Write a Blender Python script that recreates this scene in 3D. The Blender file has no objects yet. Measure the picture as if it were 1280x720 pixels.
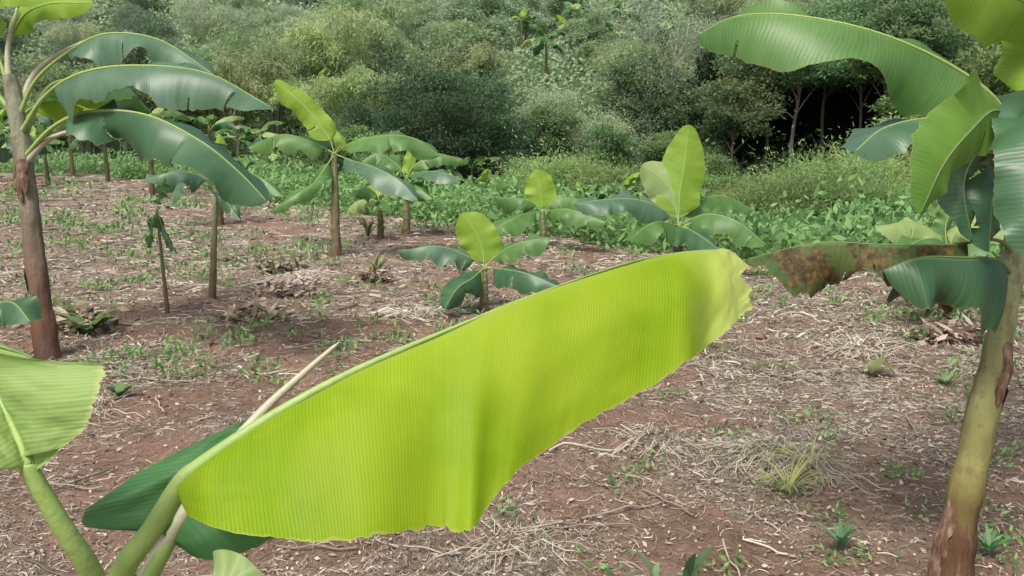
import bpy, math, numpy as np
from mathutils import Vector
scene = bpy.context.scene
COL = scene.collection
CAMH = 1.6
PITCH = math.radians(8.7)
cT, sT = math.cos(PITCH), math.sin(PITCH)

# ------------------------------------------------------------ noise / terrain
def _h(ix, iy, s):
    n = (ix.astype(np.int64) * 374761393 + iy.astype(np.int64) * 668265263 + s * 974711) & 0xffffffff
    n = ((n ^ (n >> 13)) * 1274126177) & 0xffffffff
    n = n ^ (n >> 16)
    return (n & 0xffff) / 65535.0
def vn(x, y, s=0):
    x = np.asarray(x, float); y = np.asarray(y, float)
    ix = np.floor(x); iy = np.floor(y); fx = x - ix; fy = y - iy
    fx = fx * fx * (3 - 2 * fx); fy = fy * fy * (3 - 2 * fy)
    a = _h(ix, iy, s); b = _h(ix + 1, iy, s); c = _h(ix, iy + 1, s); d = _h(ix + 1, iy + 1, s)
    return (a * (1 - fx) + b * fx) * (1 - fy) + (c * (1 - fx) + d * fx) * fy
def fbm(x, y, s=0, o=3):
    t = 0; a = .5; tot = 0
    for i in range(o):
        t = t + a * vn(np.asarray(x) * 2 ** i + 17.3 * i, np.asarray(y) * 2 ** i - 9.1 * i, s + i); tot += a; a *= .5
    return t / tot
def sm(a, b, x):
    t = np.clip((x - a) / (b - a), 0, 1); return t * t * (3 - 2 * t)
def edge_y(x):
    return np.clip(17.5 - 1.2 * np.asarray(x, float), 12.0, 38.0) + 2.0 * (vn(np.asarray(x) * .4, 3.0 + 0 * np.asarray(x), 5) - .5)
def base_g(x, y):
    x = np.asarray(x, float); y = np.asarray(y, float)
    e = edge_y(x)
    g = 0.026 * np.clip(y - 12, 0, 30) * sm(0, 10, -x)
    g = g - .7 * sm(0, 7, y - e)
    hs = 36 + 3 * (vn(x * .06, 0 * x, 9) - .5) - 6 * sm(5, 14, x) + 4 * sm(6, 20, -x)
    up = np.clip(y - hs, 0, None)
    g = g + 0.37 * (up - 3 * (1 - np.exp(-up / 3))) + sm(0, 10, up) * 3.0 * (fbm(x * .07, y * .07, 21) - .5)
    g = g + .22 * (fbm(x * .25, y * .25, 31, 2) - .5) * sm(2, 7, y)
    return g
def gh(x, y):
    x = np.asarray(x, float); y = np.asarray(y, float)
    g = base_g(x, y)
    m = .25 + .75 * sm(.4, .68, fbm(x * .8, y * .8, 55, 2))
    g = g + .07 * (fbm(x * 1.6, y * 1.6, 41, 2) - .5)
    c = np.abs(fbm(x * 6, y * 6, 43, 3) - .5) * 2
    g = g + m * .055 * (.5 - c)
    g = g + m * .024 * (vn(x * 21, y * 21, 44) - .5) + .012 * m * (vn(x * 48, y * 48, 45) - .5)
    return g
def litter(x, y):
    x = np.asarray(x, float); y = np.asarray(y, float)
    d = .30 + .65 * sm(.42, .60, fbm(x * .75 + 4, y * .75, 61, 3))
    d = np.maximum(d, .95 * sm(7, 14, y + .35 * (-x)) * sm(.25, .48, fbm(x * .6, y * .5, 63, 3)))
    d = np.maximum(d, sm(.3, 1.2, x - .05 * y) * sm(3.6, 5.2, y) * (.5 + .5 * sm(.35, .55, fbm(x, y, 65, 2))))
    d = np.maximum(d, .8 * np.exp(-((x - 1.12) ** 2 / .35 + (y - 4.3) ** 2 / .6)))
    d = np.maximum(d, .8 * np.exp(-((x - .0) ** 2 / .3 + (y - 3.3) ** 2 / .25)))
    red = np.exp(-((x + 1.7) ** 2 / 1.6 + (y - 6.6) ** 2 / 2.5)) + .9 * np.exp(-((x - 1.0) ** 2 / .2 + (y - 3.2) ** 2 / .1)) + .5*np.exp(-((x+3.5)**2/2+(y-9.5)**2/3))
    return np.clip(d * (1 - .75 * np.clip(red, 0, 1)) * (.5 + .5 * sm(.36, .56, fbm(x * 2.6, y * 2.6, 67, 2))), 0, 1)

# image pixel column / row + assumed depth along the camera axis -> world point
def S(a, b, d):
    u = (a - 640) / 1108.0; v = (360 - b) / 1108.0
    return Vector((d * u, d * (cT + v * sT), CAMH + d * (-sT + v * cT)))
def hit(a, b):
    d = 1.5
    while d < 200:
        p = S(a, b, d)
        if p.z < float(base_g(p.x, p.y)): break
        d *= 1.01
    p.z = float(base_g(p.x, p.y)) - .02
    return p, d

# ------------------------------------------------------------ mesh helpers
def qmesh(name, V, F, mat, tint=None, uv=None, smooth=True):
    V = np.asarray(V, np.float32); F = np.asarray(F, np.int32)
    me = bpy.data.meshes.new(name); k = F.shape[1]
    me.vertices.add(len(V)); me.vertices.foreach_set("co", V.ravel())
    me.loops.add(F.size); me.loops.foreach_set("vertex_index", F.ravel())
    me.polygons.add(len(F)); me.polygons.foreach_set("loop_start", np.arange(0, F.size, k, dtype=np.int32))
    me.polygons.foreach_set("loop_total", np.full(len(F), k, np.int32))
    me.polygons.foreach_set("use_smooth", np.full(len(F), smooth, bool))
    if uv is not None:
        l = me.uv_layers.new(name="UVMap"); l.data.foreach_set("uv", np.asarray(uv, np.float32)[F.ravel()].ravel())
    if tint is not None:
        tint = np.asarray(tint, np.float32)
        dom = 'FACE' if len(tint) == len(F) else 'POINT'
        at = me.attributes.new('tint', 'FLOAT', dom); at.data.foreach_set("value", tint)
    me.materials.append(mat)
    me.update(calc_edges=True); me.validate()
    return me
def obj(name, me, parent=None, loc=None):
    o = bpy.data.objects.new(name, me); COL.objects.link(o)
    if parent is not None: o.parent = parent
    if loc is not None: o.location = loc
    return o
def top(o, label, cat, group=None):
    o["label"] = label; o["category"] = cat
    if group: o["group"] = group
    return o
def cards(c, d, L, W, rng):
    n = len(c); d = d / (np.linalg.norm(d, axis=1, keepdims=True) + 1e-9)
    L = np.broadcast_to(L, (n,))[:, None]; W = np.broadcast_to(W, (n,))[:, None]
    s = np.cross(d, rng.normal(size=(n, 3)) * .6 + [0, -.3, .9]); s /= (np.linalg.norm(s, axis=1, keepdims=True) + 1e-9)
    mid = c + d * L * .45
    V = np.stack([c, mid + s * W / 2, c + d * L, mid - s * W / 2], 1).reshape(-1, 3)
    F = np.arange(4 * n).reshape(-1, 4)
    return V, F
def tube(P, r, n=8, wob=0, seed=0):
    P = np.asarray(P, float); m = len(P); r = np.broadcast_to(r, (m,))
    T = np.gradient(P, axis=0); T /= (np.linalg.norm(T, axis=1, keepdims=True) + 1e-9)
    ref = np.array([0.13, -1, .05]); ref = ref / np.linalg.norm(ref)
    if abs(T[:, 1]).mean() > .9: ref = np.array([1., 0, .1])
    A = np.cross(T, ref); A /= (np.linalg.norm(A, axis=1, keepdims=True) + 1e-9); B = np.cross(T, A)
    an = np.linspace(0, 2 * np.pi, n, endpoint=False)
    rr = r[:, None] * np.ones(n)
    if wob: rr = rr * (1 + wob * (vn(an[None, :] * 1.3 + 0 * rr, np.arange(m)[:, None] * .35 + 0 * rr, seed) - .5))
    V = P[:, None, :] + rr[..., None] * (np.cos(an)[None, :, None] * A[:, None, :] + np.sin(an)[None, :, None] * B[:, None, :])
    V = V.reshape(-1, 3)
    i = np.arange(m - 1)[:, None] * n; j = np.arange(n)[None, :]; j2 = (j + 1) % n
    F = np.stack([i + j, i + j2, i + n + j2, i + n + j], -1).reshape(-1, 4)
    return V, F
def joinm(parts):
    Vs, Fs, o = [], [], 0
    for V, F in parts: Vs.append(V); Fs.append(F + o); o += len(V)
    return np.concatenate(Vs), np.concatenate(Fs)
def crom(P, n):
    P = np.asarray(P, float); m = len(P)
    E = np.vstack([2 * P[0] - P[1], P, 2 * P[-1] - P[-2]])
    t = np.linspace(0, m - 1 - 1e-6, n); i = t.astype(int); f = (t - i)[:, None]
    a, b, c, d = E[i], E[i + 1], E[i + 2], E[i + 3]
    return .5 * ((2 * b) + (-a + c) * f + (2 * a - 5 * b + 4 * c - d) * f ** 2 + (-a + 3 * b - 3 * c + d) * f ** 3)

# ------------------------------------------------------------ materials
class N:
    def __init__(s, name):
        s.m = bpy.data.materials.new(name); s.m.use_nodes = True; s.t = s.m.node_tree; s.t.nodes.clear()
        s.out = s.t.nodes.new('ShaderNodeOutputMaterial')
    def n(s, ty, **k):
        x = s.t.nodes.new('ShaderNode' + ty)
        for a, b in k.items(): setattr(x, a, b)
        return x
    def l(s, a, b): s.t.links.new(a, b)
    def math(s, op, a, b=None, clamp=False):
        x = s.n('Math', operation=op, use_clamp=clamp)
        for i, v in enumerate([a, b]):
            if v is None: continue
            if isinstance(v, (int, float)): x.inputs[i].default_value = v
            else: s.l(v, x.inputs[i])
        return x.outputs[0]
    def mr(s, f, a, b):
        x = s.n('MapRange'); x.inputs[1].default_value = a; x.inputs[2].default_value = b; s.l(f, x.inputs[0]); return x.outputs[0]
    def mix(s, f, a, b, bt='MIX'):
        x = s.n('Mix', data_type='RGBA', blend_type=bt)
        for k, v in ((0, f), (6, a), (7, b)):
            if isinstance(v, (int, float)): x.inputs[k].default_value = v
            elif isinstance(v, tuple): x.inputs[k].default_value = (*v, 1) if len(v) == 3 else v
            else: s.l(v, x.inputs[k])
        return x.outputs[2]
    def ramp(s, f, st):
        x = s.n('ValToRGB'); e = x.color_ramp.elements
        while len(e) < len(st): e.new(.5)
        for q, (p, c) in zip(e, st): q.position = p; q.color = (*c, 1) if len(c) == 3 else c
        s.l(f, x.inputs[0]); return x.outputs[0]
    def noise(s, vec, sc, det=4, rough=.55):
        x = s.n('TexNoise'); x.inputs['Scale'].default_value = sc; x.inputs['Detail'].default_value = det; x.inputs['Roughness'].default_value = rough
        if vec is not None: s.l(vec, x.inputs['Vector'])
        return x.outputs[0]
    def surf(s, col, rough=.5, trans=0, tcol=None, bump=None, bd=.002, spec=.5, bs=1.0):
        p = s.n('BsdfPrincipled'); s.l(col, p.inputs['Base Color'])
        p.inputs['Roughness'].default_value = rough; p.inputs['Specular IOR Level'].default_value = spec
        if bump is not None:
            b = s.n('Bump'); b.inputs['Distance'].default_value = bd; b.inputs['Strength'].default_value = bs
            s.l(bump, b.inputs['Height']); s.l(b.outputs[0], p.inputs['Normal'])
        if trans:
            t = s.n('BsdfTranslucent'); s.l(tcol if tcol is not None else col, t.inputs[0])
            mx = s.n('MixShader'); mx.inputs[0].default_value = trans
            s.l(p.outputs[0], mx.inputs[1]); s.l(t.outputs[0], mx.inputs[2]); s.l(mx.outputs[0], s.out.inputs[0])
        else: s.l(p.outputs[0], s.out.inputs[0])
        return s.m

def leaf_mat(name, ca, cb, spacing, trans=.35, rough=.42, edge=(.30, .22, .06), blotch=0.0, pale=(.45, .6, .2), vs=.13, cc=None, ps=4.5, tip=None, spec=.5, wr=0, ew=.972):
    k = N(name); uv = k.n('UVMap').outputs[0]; sp = k.n('SeparateXYZ'); k.l(uv, sp.inputs[0])
    u, v = sp.outputs[0], sp.outputs[1]
    tc = k.n('TexCoord').outputs['Object']
    nz = k.noise(tc, 9, 3); nz2 = k.noise(tc, 3.2, 3)
    av = k.math('ABSOLUTE', v)
    ph = k.math('ADD', k.math('MULTIPLY', u, 6.2832 / spacing), k.math('MULTIPLY', nz, 9.0))
    ve = k.math('ADD', k.math('MULTIPLY', k.math('SINE', ph), .5), .5)
    cmb = k.n('CombineXYZ'); k.l(k.math('MULTIPLY', u, 1 / spacing * .3), cmb.inputs[0]); k.l(k.math('MULTIPLY', v, .8), cmb.inputs[1])
    st = k.noise(cmb.outputs[0], 1.0, 4, .6)
    f = k.math('ADD', k.math('MULTIPLY', nz2, 1.1), k.math('MULTIPLY', k.math('SUBTRACT', st, .5), .45))
    col = k.mix(k.mr(f, .35, .78), ca, cb)
    if cc is not None:
        col = k.mix(k.math('MULTIPLY', k.mr(k.noise(tc, ps, 2, .5), .38, .70), .75), col, cc)
        col = k.mix(k.math('MULTIPLY', k.mr(k.noise(tc, 22, 5, .7), .50, .74), .25), col, cc)
        col = k.mix(k.math('MULTIPLY', k.mr(k.noise(tc, 11, 5, .7), .52, .74), .22), col, tuple(c * .75 for c in ca))
    gate = k.mr(k.noise(tc, 5, 2), .3, .6)
    col = k.mix(k.math('MULTIPLY', k.math('MULTIPLY', k.math('POWER', ve, 4.0), vs), gate), col, tuple(min(1, c * 1.5 + .03) for c in cb))
    col = k.mix(k.math('MULTIPLY', k.math('MULTIPLY', k.math('POWER', k.math('SUBTRACT', 1.0, ve), 5.0), vs * .9), gate), col, tuple(c * .6 for c in ca))
    col = k.mix(k.math('MULTIPLY', k.mr(av, .07, .0), .35), col, pale)
    if tip is not None:
        at = k.n('Attribute', attribute_name='tint').outputs['Fac']
        g_ = k.math('ADD', at, k.math('MULTIPLY', k.math('SUBTRACT', k.noise(tc, 10, 3, .5), .5), .10))
        col = k.mix(k.math('MULTIPLY', k.mr(g_, .84, .95), .75), col, tip)
        dry = k.math('MULTIPLY', k.mr(g_, .965, 1.0), k.mr(k.noise(tc, 45, 5, .7), .45, .65))
        col = k.mix(k.math('MULTIPLY', dry, .45), col, (.48, .42, .2))
    e = k.mr(k.math('ADD', av, k.math('MULTIPLY', k.math('SUBTRACT', k.noise(tc, 30, 4, .65), .5), .08)), ew, 1.0)
    col = k.mix(k.math('MULTIPLY', e, .65), col, edge)
    if blotch:
        b = k.mr(k.noise(tc, 7, 6, .72), .60 - blotch, .68 - blotch)
        bc = k.ramp(k.noise(tc, 30, 5, .75), [(.35, (.035, .024, .014)), (.52, (.10, .068, .032)), (.68, (.26, .18, .055))])
        col = k.mix(b, col, bc)
    bp = k.math('ADD', k.math('MULTIPLY', ve, .35), k.math('MULTIPLY', st, .9))
    if wr: bp = k.math('ADD', bp, k.math('MULTIPLY', k.noise(tc, 12, 5, .6), wr))
    return k.surf(col, rough, trans, bump=bp, bd=spacing * .10, bs=.6, spec=spec)
M_hero = leaf_mat('lime_banana_leaf', (.27, .46, .008), (.37, .57, .012), .0052, .52, .55, (.60, .62, .16), vs=.24, cc=(.62, .75, .06), ps=3.6, tip=(.62, .73, .24), spec=.3, wr=3, ew=.985)
M_lime = leaf_mat('young_banana_leaf', (.25, .44, .035), (.40, .58, .085), .016, .48, .5, (.4, .4, .1))
M_pale = leaf_mat('pale_banana_leaf', (.32, .46, .14), (.48, .62, .28), .012, .45, .5, (.55, .5, .25), vs=.2)
M_side = leaf_mat('side_banana_leaf', (.28, .45, .10), (.40, .57, .18), .0065, .45, .5, (.72, .76, .32), vs=.22, wr=4, ew=.93, cc=(.48, .64, .24))
M_yg = leaf_mat('translucent_banana_leaf', (.11, .27, .035), (.23, .41, .06), .014, .5, .42, (.5, .45, .15))
M_mid = leaf_mat('green_banana_leaf', (.095, .22, .055), (.17, .33, .095), .016, .40, .40, spec=.45)
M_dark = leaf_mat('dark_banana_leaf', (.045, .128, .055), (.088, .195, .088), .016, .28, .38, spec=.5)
M_blue = leaf_mat('bluish_banana_leaf', (.078, .17, .095), (.145, .26, .15), .016, .3, .38, spec=.5)
M_dying = leaf_mat('withering_banana_leaf', (.05, .12, .04), (.12, .15, .045), .02, .25, .65, blotch=.13, spec=.2)
M_near = leaf_mat('near_dark_banana_leaf', (.05, .16, .05), (.09, .24, .08), .008, .3, .5, spec=.3)  # own dark green of the leaf behind the lime one

def rib_mat(name, a, b):
    k = N(name); tc = k.n('TexCoord').outputs['Object']
    return k.surf(k.mix(k.noise(tc, 18, 4), a, b), .5, .12, bump=k.noise(tc, 60, 3), bd=.002)
M_rib = rib_mat('leaf_rib', (.28, .43, .10), (.42, .55, .18))
M_ribd = rib_mat('leaf_rib_dark', (.12, .22, .08), (.22, .32, .12))
M_ribw = rib_mat('bare_rib', (.46, .44, .30), (.62, .58, .42))
def stem_mat(name, base, mid, topc, bl, p0=.05, p1=.32, amt=.75):
    k = N(name); tcn = k.n('TexCoord'); tc = tcn.outputs['Object']
    mp = k.n('Mapping'); mp.inputs['Scale'].default_value = (1, 1, .22); k.l(tc, mp.inputs[0])
    st = k.noise(mp.outputs[0], 34, 6, .65); bn = k.noise(mp.outputs[0], 9, 5, .65); b2 = k.noise(tc, 16, 5, .65)
    sp = k.n('SeparateXYZ'); k.l(tcn.outputs['Generated'], sp.inputs[0])
    f = k.math('ADD', sp.outputs[2], k.math('MULTIPLY', k.math('SUBTRACT', bn, .5), .35))
    col = k.ramp(f, [(p0, base), (p1, mid), (.8, topc)])
    col = k.mix(k.math('MULTIPLY', k.mr(bn, .50, .62), amt), col, bl)
    col = k.mix(k.math('MULTIPLY', k.mr(b2, .55, .68), amt * .7), col, tuple(c * .5 for c in bl))
    col = k.mix(k.math('MULTIPLY', st, .5), col, tuple(c * .45 for c in mid))
    return k.surf(col, .6, bump=st, bd=.012, spec=.3)
M_stemR = stem_mat('pseudostem_green', (.09, .026, .018), (.26, .24, .075), (.42, .47, .24), (.15, .085, .045), .17, .30, .7)
M_stemN = stem_mat('petiole_green', (.2, .25, .08), (.36, .44, .16), (.42, .50, .22), (.3, .36, .12))
M_stemL = stem_mat('pseudostem_brown', (.17, .075, .042), (.22, .17, .11), (.32, .34, .23), (.14, .105, .07), .15, .42, .7)
M_stemG = stem_mat('pseudostem_far', (.16, .09, .055), (.19, .17, .08), (.24, .29, .13), (.13, .08, .045))
def foliage(name, dark, lite, trans=.45, haze_tint=1.0):
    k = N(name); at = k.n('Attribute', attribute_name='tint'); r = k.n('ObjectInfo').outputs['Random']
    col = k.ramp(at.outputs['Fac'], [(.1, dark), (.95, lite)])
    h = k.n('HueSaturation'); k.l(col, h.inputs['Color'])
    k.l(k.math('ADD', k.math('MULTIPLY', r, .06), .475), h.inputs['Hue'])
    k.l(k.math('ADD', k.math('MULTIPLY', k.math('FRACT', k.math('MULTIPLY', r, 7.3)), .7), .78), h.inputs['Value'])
    c = h.outputs[0]
    if haze_tint:
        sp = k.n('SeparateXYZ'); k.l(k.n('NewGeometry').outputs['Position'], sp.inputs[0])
        c = k.mix(k.math('MULTIPLY', k.mr(sp.outputs[1], 34, 66), .66 * haze_tint), c, (.52, .62, .44))  # aerial haze painted into the leaf colour, stronger with distance up the slope
    return k.surf(c, .7, trans, spec=.2)
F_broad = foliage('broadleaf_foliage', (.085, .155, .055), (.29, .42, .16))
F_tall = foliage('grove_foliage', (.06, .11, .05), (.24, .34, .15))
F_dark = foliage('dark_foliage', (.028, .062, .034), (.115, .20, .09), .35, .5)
F_hollow_shade = foliage('painted_shade_foliage', (.010, .022, .012), (.032, .058, .028), .2, 0)  # shade of the grove hollow put into the leaves as near-black colour
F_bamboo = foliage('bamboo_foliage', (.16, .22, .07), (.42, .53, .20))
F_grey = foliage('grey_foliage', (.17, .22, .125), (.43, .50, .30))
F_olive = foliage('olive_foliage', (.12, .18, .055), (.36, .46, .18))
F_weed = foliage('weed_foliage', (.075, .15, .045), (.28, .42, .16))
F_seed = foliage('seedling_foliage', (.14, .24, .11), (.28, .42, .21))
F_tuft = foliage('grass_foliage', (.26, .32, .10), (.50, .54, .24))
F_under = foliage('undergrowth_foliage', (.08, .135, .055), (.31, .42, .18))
F_straw = foliage('straw', (.19, .155, .12), (.60, .54, .44), .15, 0)
F_litter = foliage('dead_leaf', (.10, .068, .05), (.46, .38, .29), .1, 0)
def bark(name, a, b):
    k = N(name); tc = k.n('TexCoord').outputs['Object']
    return k.surf(k.mix(k.noise(tc, 5, 5, .7), a, b), .85, bump=k.noise(tc, 20, 4), bd=.02)
B_pale = bark('pale_bark', (.26, .25, .21), (.46, .44, .38))
B_brown = bark('brown_bark', (.09, .075, .06), (.22, .19, .15))

# ground
k = N('soil'); geo = k.n('NewGeometry').outputs['Position']
n1 = k.noise(geo, .9, 5, .6); n2 = k.noise(geo, 7, 6, .65); n3 = k.noise(geo, 45, 6, .75)
c = k.ramp(n1, [(.3, (.20, .13, .092)), (.5, (.31, .19, .13)), (.7, (.40, .255, .175))])
c = k.mix(k.ramp(n2, [(.35, (0, 0, 0)), (.62, (1, 1, 1))]), k.mix(1.0, c, (.66, .65, .64), 'MULTIPLY'), c)
at = k.n('Attribute', attribute_name='tint').outputs['Fac']
lit = k.ramp(n3, [(.38, (.13, .105, .08)), (.5, (.32, .275, .215)), (.63, (.54, .485, .40))])
lf = k.math('MULTIPLY', at, k.ramp(n2, [(.3, (.4, .4, .4)), (.6, (1, 1, 1))]), True)
c = k.mix(lf, c, lit)
c = k.mix(k.ramp(n3, [(.3, (.5, .5, .5)), (.42, (0, 0, 0))]), c, (.10, .068, .05))
at2 = k.n('Attribute', attribute_name='green').outputs['Fac']
c = k.mix(at2, c, k.ramp(n2, [(.3, (.04, .07, .03)), (.7, (.10, .16, .06))]))
M_soil = k.surf(c, .95, bump=k.math('ADD', n2, k.math('MULTIPLY', n3, .6)), bd=.035, spec=.15)

# ------------------------------------------------------------ ground
ys = np.concatenate([np.linspace(-8, 1.4, 24), 1.5 * np.exp(np.linspace(0, math.log(230 / 1.5), 620))])
xs = 0.9 * np.sinh(5.7 * np.linspace(-1, 1, 620))
X, Y = np.meshgrid(xs, ys); Z = gh(X, Y)
nx, ny = len(xs), len(ys)
ii = (np.arange(ny - 1)[:, None] * nx + np.arange(nx - 1)[None, :])
Fg = np.stack([ii, ii + 1, ii + nx + 1, ii + nx], -1).reshape(-1, 4)
me = qmesh('ground', np.stack([X, Y, Z], -1).reshape(-1, 3), Fg, M_soil, tint=litter(X, Y).ravel())
gr = me.attributes.new('green', 'FLOAT', 'POINT'); gr.data.foreach_set('value', sm(-.5, 5, Y - edge_y(X)).ravel().astype(np.float32))
g = obj('ground', me); top(g, "reddish brown hillside soil strewn with dry straw", "ground"); g["kind"] = "structure"

# ------------------------------------------------------------ straw and litter
def strands(n, xr, yfun, L, W, zoff, rng, dens, curve=.5):
    u = rng.random(n * 5); y = yfun(u); x = (rng.random(n * 5) * 2 - 1) * (xr * y + .4)
    kx = rng.random(n * 5) < dens(x, y); x, y = x[kx][:n], y[kx][:n]; n = len(x)
    a = rng.random(n) * 2 * np.pi; l = L(y) * (.25 + 1.1 * rng.random(n) ** 1.5); w = W(y) * (.4 + 1.3 * rng.random(n) ** 2)
    cv = rng.normal(size=n) * curve; P = []
    lift = rng.random(n) ** 3
    for j, t in enumerate(np.linspace(-.5, .5, 5)):
        aa = a + cv * t
        px = x + np.cos(aa) * l * t - np.sin(a) * cv * l * t * t; py = y + np.sin(aa) * l * t + np.cos(a) * cv * l * t * t
        pz = gh(px, py) + .002 + zoff * lift * (1 - 3 * t * t) + rng.random(n) * .006
        P.append(np.stack([px, py, pz], 1))
    P = np.stack(P, 1); sd = np.stack([-np.sin(a), np.cos(a), rng.normal(size=n) * .7], 1)[:, None, :] * w[:, None, None] * .5
    V = np.stack([P - sd, P + sd], 2).reshape(-1, 3)
    b = (np.arange(n) * 10)[:, None] + np.arange(4)[None, :] * 2
    F = np.stack([b, b + 1, b + 3, b + 2], -1).reshape(-1, 4)
    tint = np.repeat(rng.random(n) ** 1.5, 4)
    return V, F, tint
rng = np.random.default_rng(3)
def dn(x, y): return np.clip(.9 * litter(x, y) ** 1.2 + .05, 0, 1) * (y < edge_y(x) + 1)
A = strands(62000, .72, lambda u: 2.0 * (7.5 / 2.0) ** u, lambda y: .035 + .012 * y, lambda y: .0011 + .00042 * y, .02, rng, dn, .6)
B = strands(36000, .72, lambda u: 6 * (36 / 6.) ** u, lambda y: .09 + .014 * y, lambda y: .003 + .0006 * y, .04, rng, dn, .5)
V, F = joinm([A[:2], B[:2]]); tt = np.concatenate([A[2], B[2]])
o = obj('dry_straw', qmesh('dry_straw', V, F, F_straw, tint=tt)); top(o, "dry straw scattered over the reddish soil", "straw"); o["kind"] = "stuff"
def heap(x, y, r, n, seed, L=.3, w=.004, h=.1):
    q = np.random.default_rng(seed); a = q.random(n) * 2 * np.pi; rr = r * np.sqrt(q.random(n)) * .6
    cx, cy = x + np.cos(a) * rr, y + np.sin(a) * rr; d = a + q.normal(size=n) * .9; l = L * (.3 + q.random(n))
    P = []; up = h * (1 - rr / r)
    for t in np.linspace(0, 1, 5):
        px = cx + np.cos(d + t * q.normal(size=n) * .3) * l * t; py = cy + np.sin(d) * l * t
        P.append(np.stack([px, py, gh(px, py) + .01 + up * q.random(n) ** .5 * (1 - t * .8) + .04 * np.sin(t * 3.1) * q.random(n)], 1))
    P = np.stack(P, 1); sd = (np.stack([-np.sin(d), np.cos(d), .5 * q.normal(size=n)], 1) * w)[:, None, :] * .5
    V = np.stack([P - sd, P + sd], 2).reshape(-1, 3); b = (np.arange(n) * 10)[:, None] + np.arange(4)[None, :] * 2
    return V, np.stack([b, b + 1, b + 3, b + 2], -1).reshape(-1, 4), np.repeat(.3 + .7 * q.random(n), 4)
for i, (a, b, r, n, L, w, h) in enumerate([(965, 580, .26, 240, .24, .004, .10), (1010, 600, .2, 180, .24, .0035, .12), (370, 352, .45, 340, .38, .010, .12), (640, 690, .25, 90, .2, .003, .05),
                                (820, 560, .25, 70, .22, .0035, .05), (520, 395, .35, 160, .35, .007, .08), (1080, 440, .4, 130, .26, .005, .06), (110, 520, .25, 90, .24, .004, .05)]):
    p, d = hit(a, b); V, F, t = heap(p.x, p.y, r, n, 100 + i, L, w, h)
    V = V - np.array([p.x, p.y, p.z])
    o = obj('straw_tuft' , qmesh('straw_tuft', V, F, F_straw, tint=t), loc=p)
    top(o, "loose tuft of pale dry grass lying on the soil", "dry grass", "pulled-up grass tufts")
n = 90000; y = 2.2 * (34 / 2.2) ** rng.random(n); x = (rng.random(n) * 2 - 1) * (.7 * y + .4)
kx = (rng.random(n) < .15 + .85 * litter(x, y)) & (y < edge_y(x) + 1); x, y = x[kx], y[kx]; n = len(x)
c = np.stack([x, y, gh(x, y) + .006 + .012 * rng.random(n)], 1); d = rng.normal(size=(n, 3)) * [1, 1, .35]
V, F = cards(c, d, .012 + .009 * y * rng.random(n) ** 2.5, .006 + .0034 * y * rng.random(n), rng)
o = obj('leaf_litter', qmesh('leaf_litter', V, F, F_litter, tint=rng.random(n) ** 1.1)); top(o, "brown crumbled dead leaves on the soil", "leaf litter"); o["kind"] = "stuff"
n = 9000; y = 2.0 * (16 / 2.0) ** rng.random(n); x = (rng.random(n) * 2 - 1) * (.7 * y + .3)
kx = rng.random(n) < (1.05 - litter(x, y)) * sm(.35, .6, fbm(x * 1.5, y * 1.5, 57, 2)); x, y = x[kx], y[kx]; n = len(x); r = (.003 + .0014 * y) * (.5 + rng.random(n) ** 4 * 3.5)
oc = np.array([[1, 0, 0], [0, 1, 0], [-1, 0, 0], [0, -1, 0], [0, 0, .7], [0, 0, -1]])
of = np.array([[0, 1, 4], [1, 2, 4], [2, 3, 4], [3, 0, 4], [1, 0, 5], [2, 1, 5], [3, 2, 5], [0, 3, 5]])
V = (oc[None] * (r[:, None, None]) * (.5 + .9 * rng.random((n, 6, 1)))) + np.stack([x, y, gh(x, y) + 0 * r], 1)[:, None]
F = (np.arange(n) * 6)[:, None, None] + of[None]
o = obj('soil_clods', qmesh('soil_clods', V.reshape(-1, 3), F.reshape(-1, 3), M_soil, tint=np.zeros(n * 8), smooth=False)); top(o, "crumbly reddish clods of earth", "soil"); o["kind"] = "stuff"

# small ground weeds
n = 1500; cy = 2.6 * (36 / 2.6) ** rng.random(n); cx = (rng.random(n) * 2 - 1) * (.7 * cy + .3)
kx = (rng.random(n) < .1 + .8 * sm(.42, .62, fbm(cx * .6, cy * .6, 91, 2))) & (cy < edge_y(cx) + 1) & ((cy>6)|(rng.random(n)<.2)); cx, cy = cx[kx], cy[kx]; m = 24
rad = .022 + .009 * cy; x = (cx[:, None] + rng.normal(size=(len(cx), m)) * rad[:, None]).ravel(); y = (cy[:, None] + rng.normal(size=(len(cx), m)) * rad[:, None]).ravel()
z = gh(x, y) + rng.random(len(x)) * (.03 + .006 * y); V, F = cards(np.stack([x, y, z], 1), rng.normal(size=(len(x), 3)) + [0, 0, 1.0], .018 + .006 * y, .007 + .0022 * y, rng)
o = obj('ground_weeds', qmesh('ground_weeds', V, F, F_weed, tint=rng.random(len(x)))); top(o, "small green weeds sprouting between the straw", "weeds"); o["kind"] = "stuff"

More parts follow.
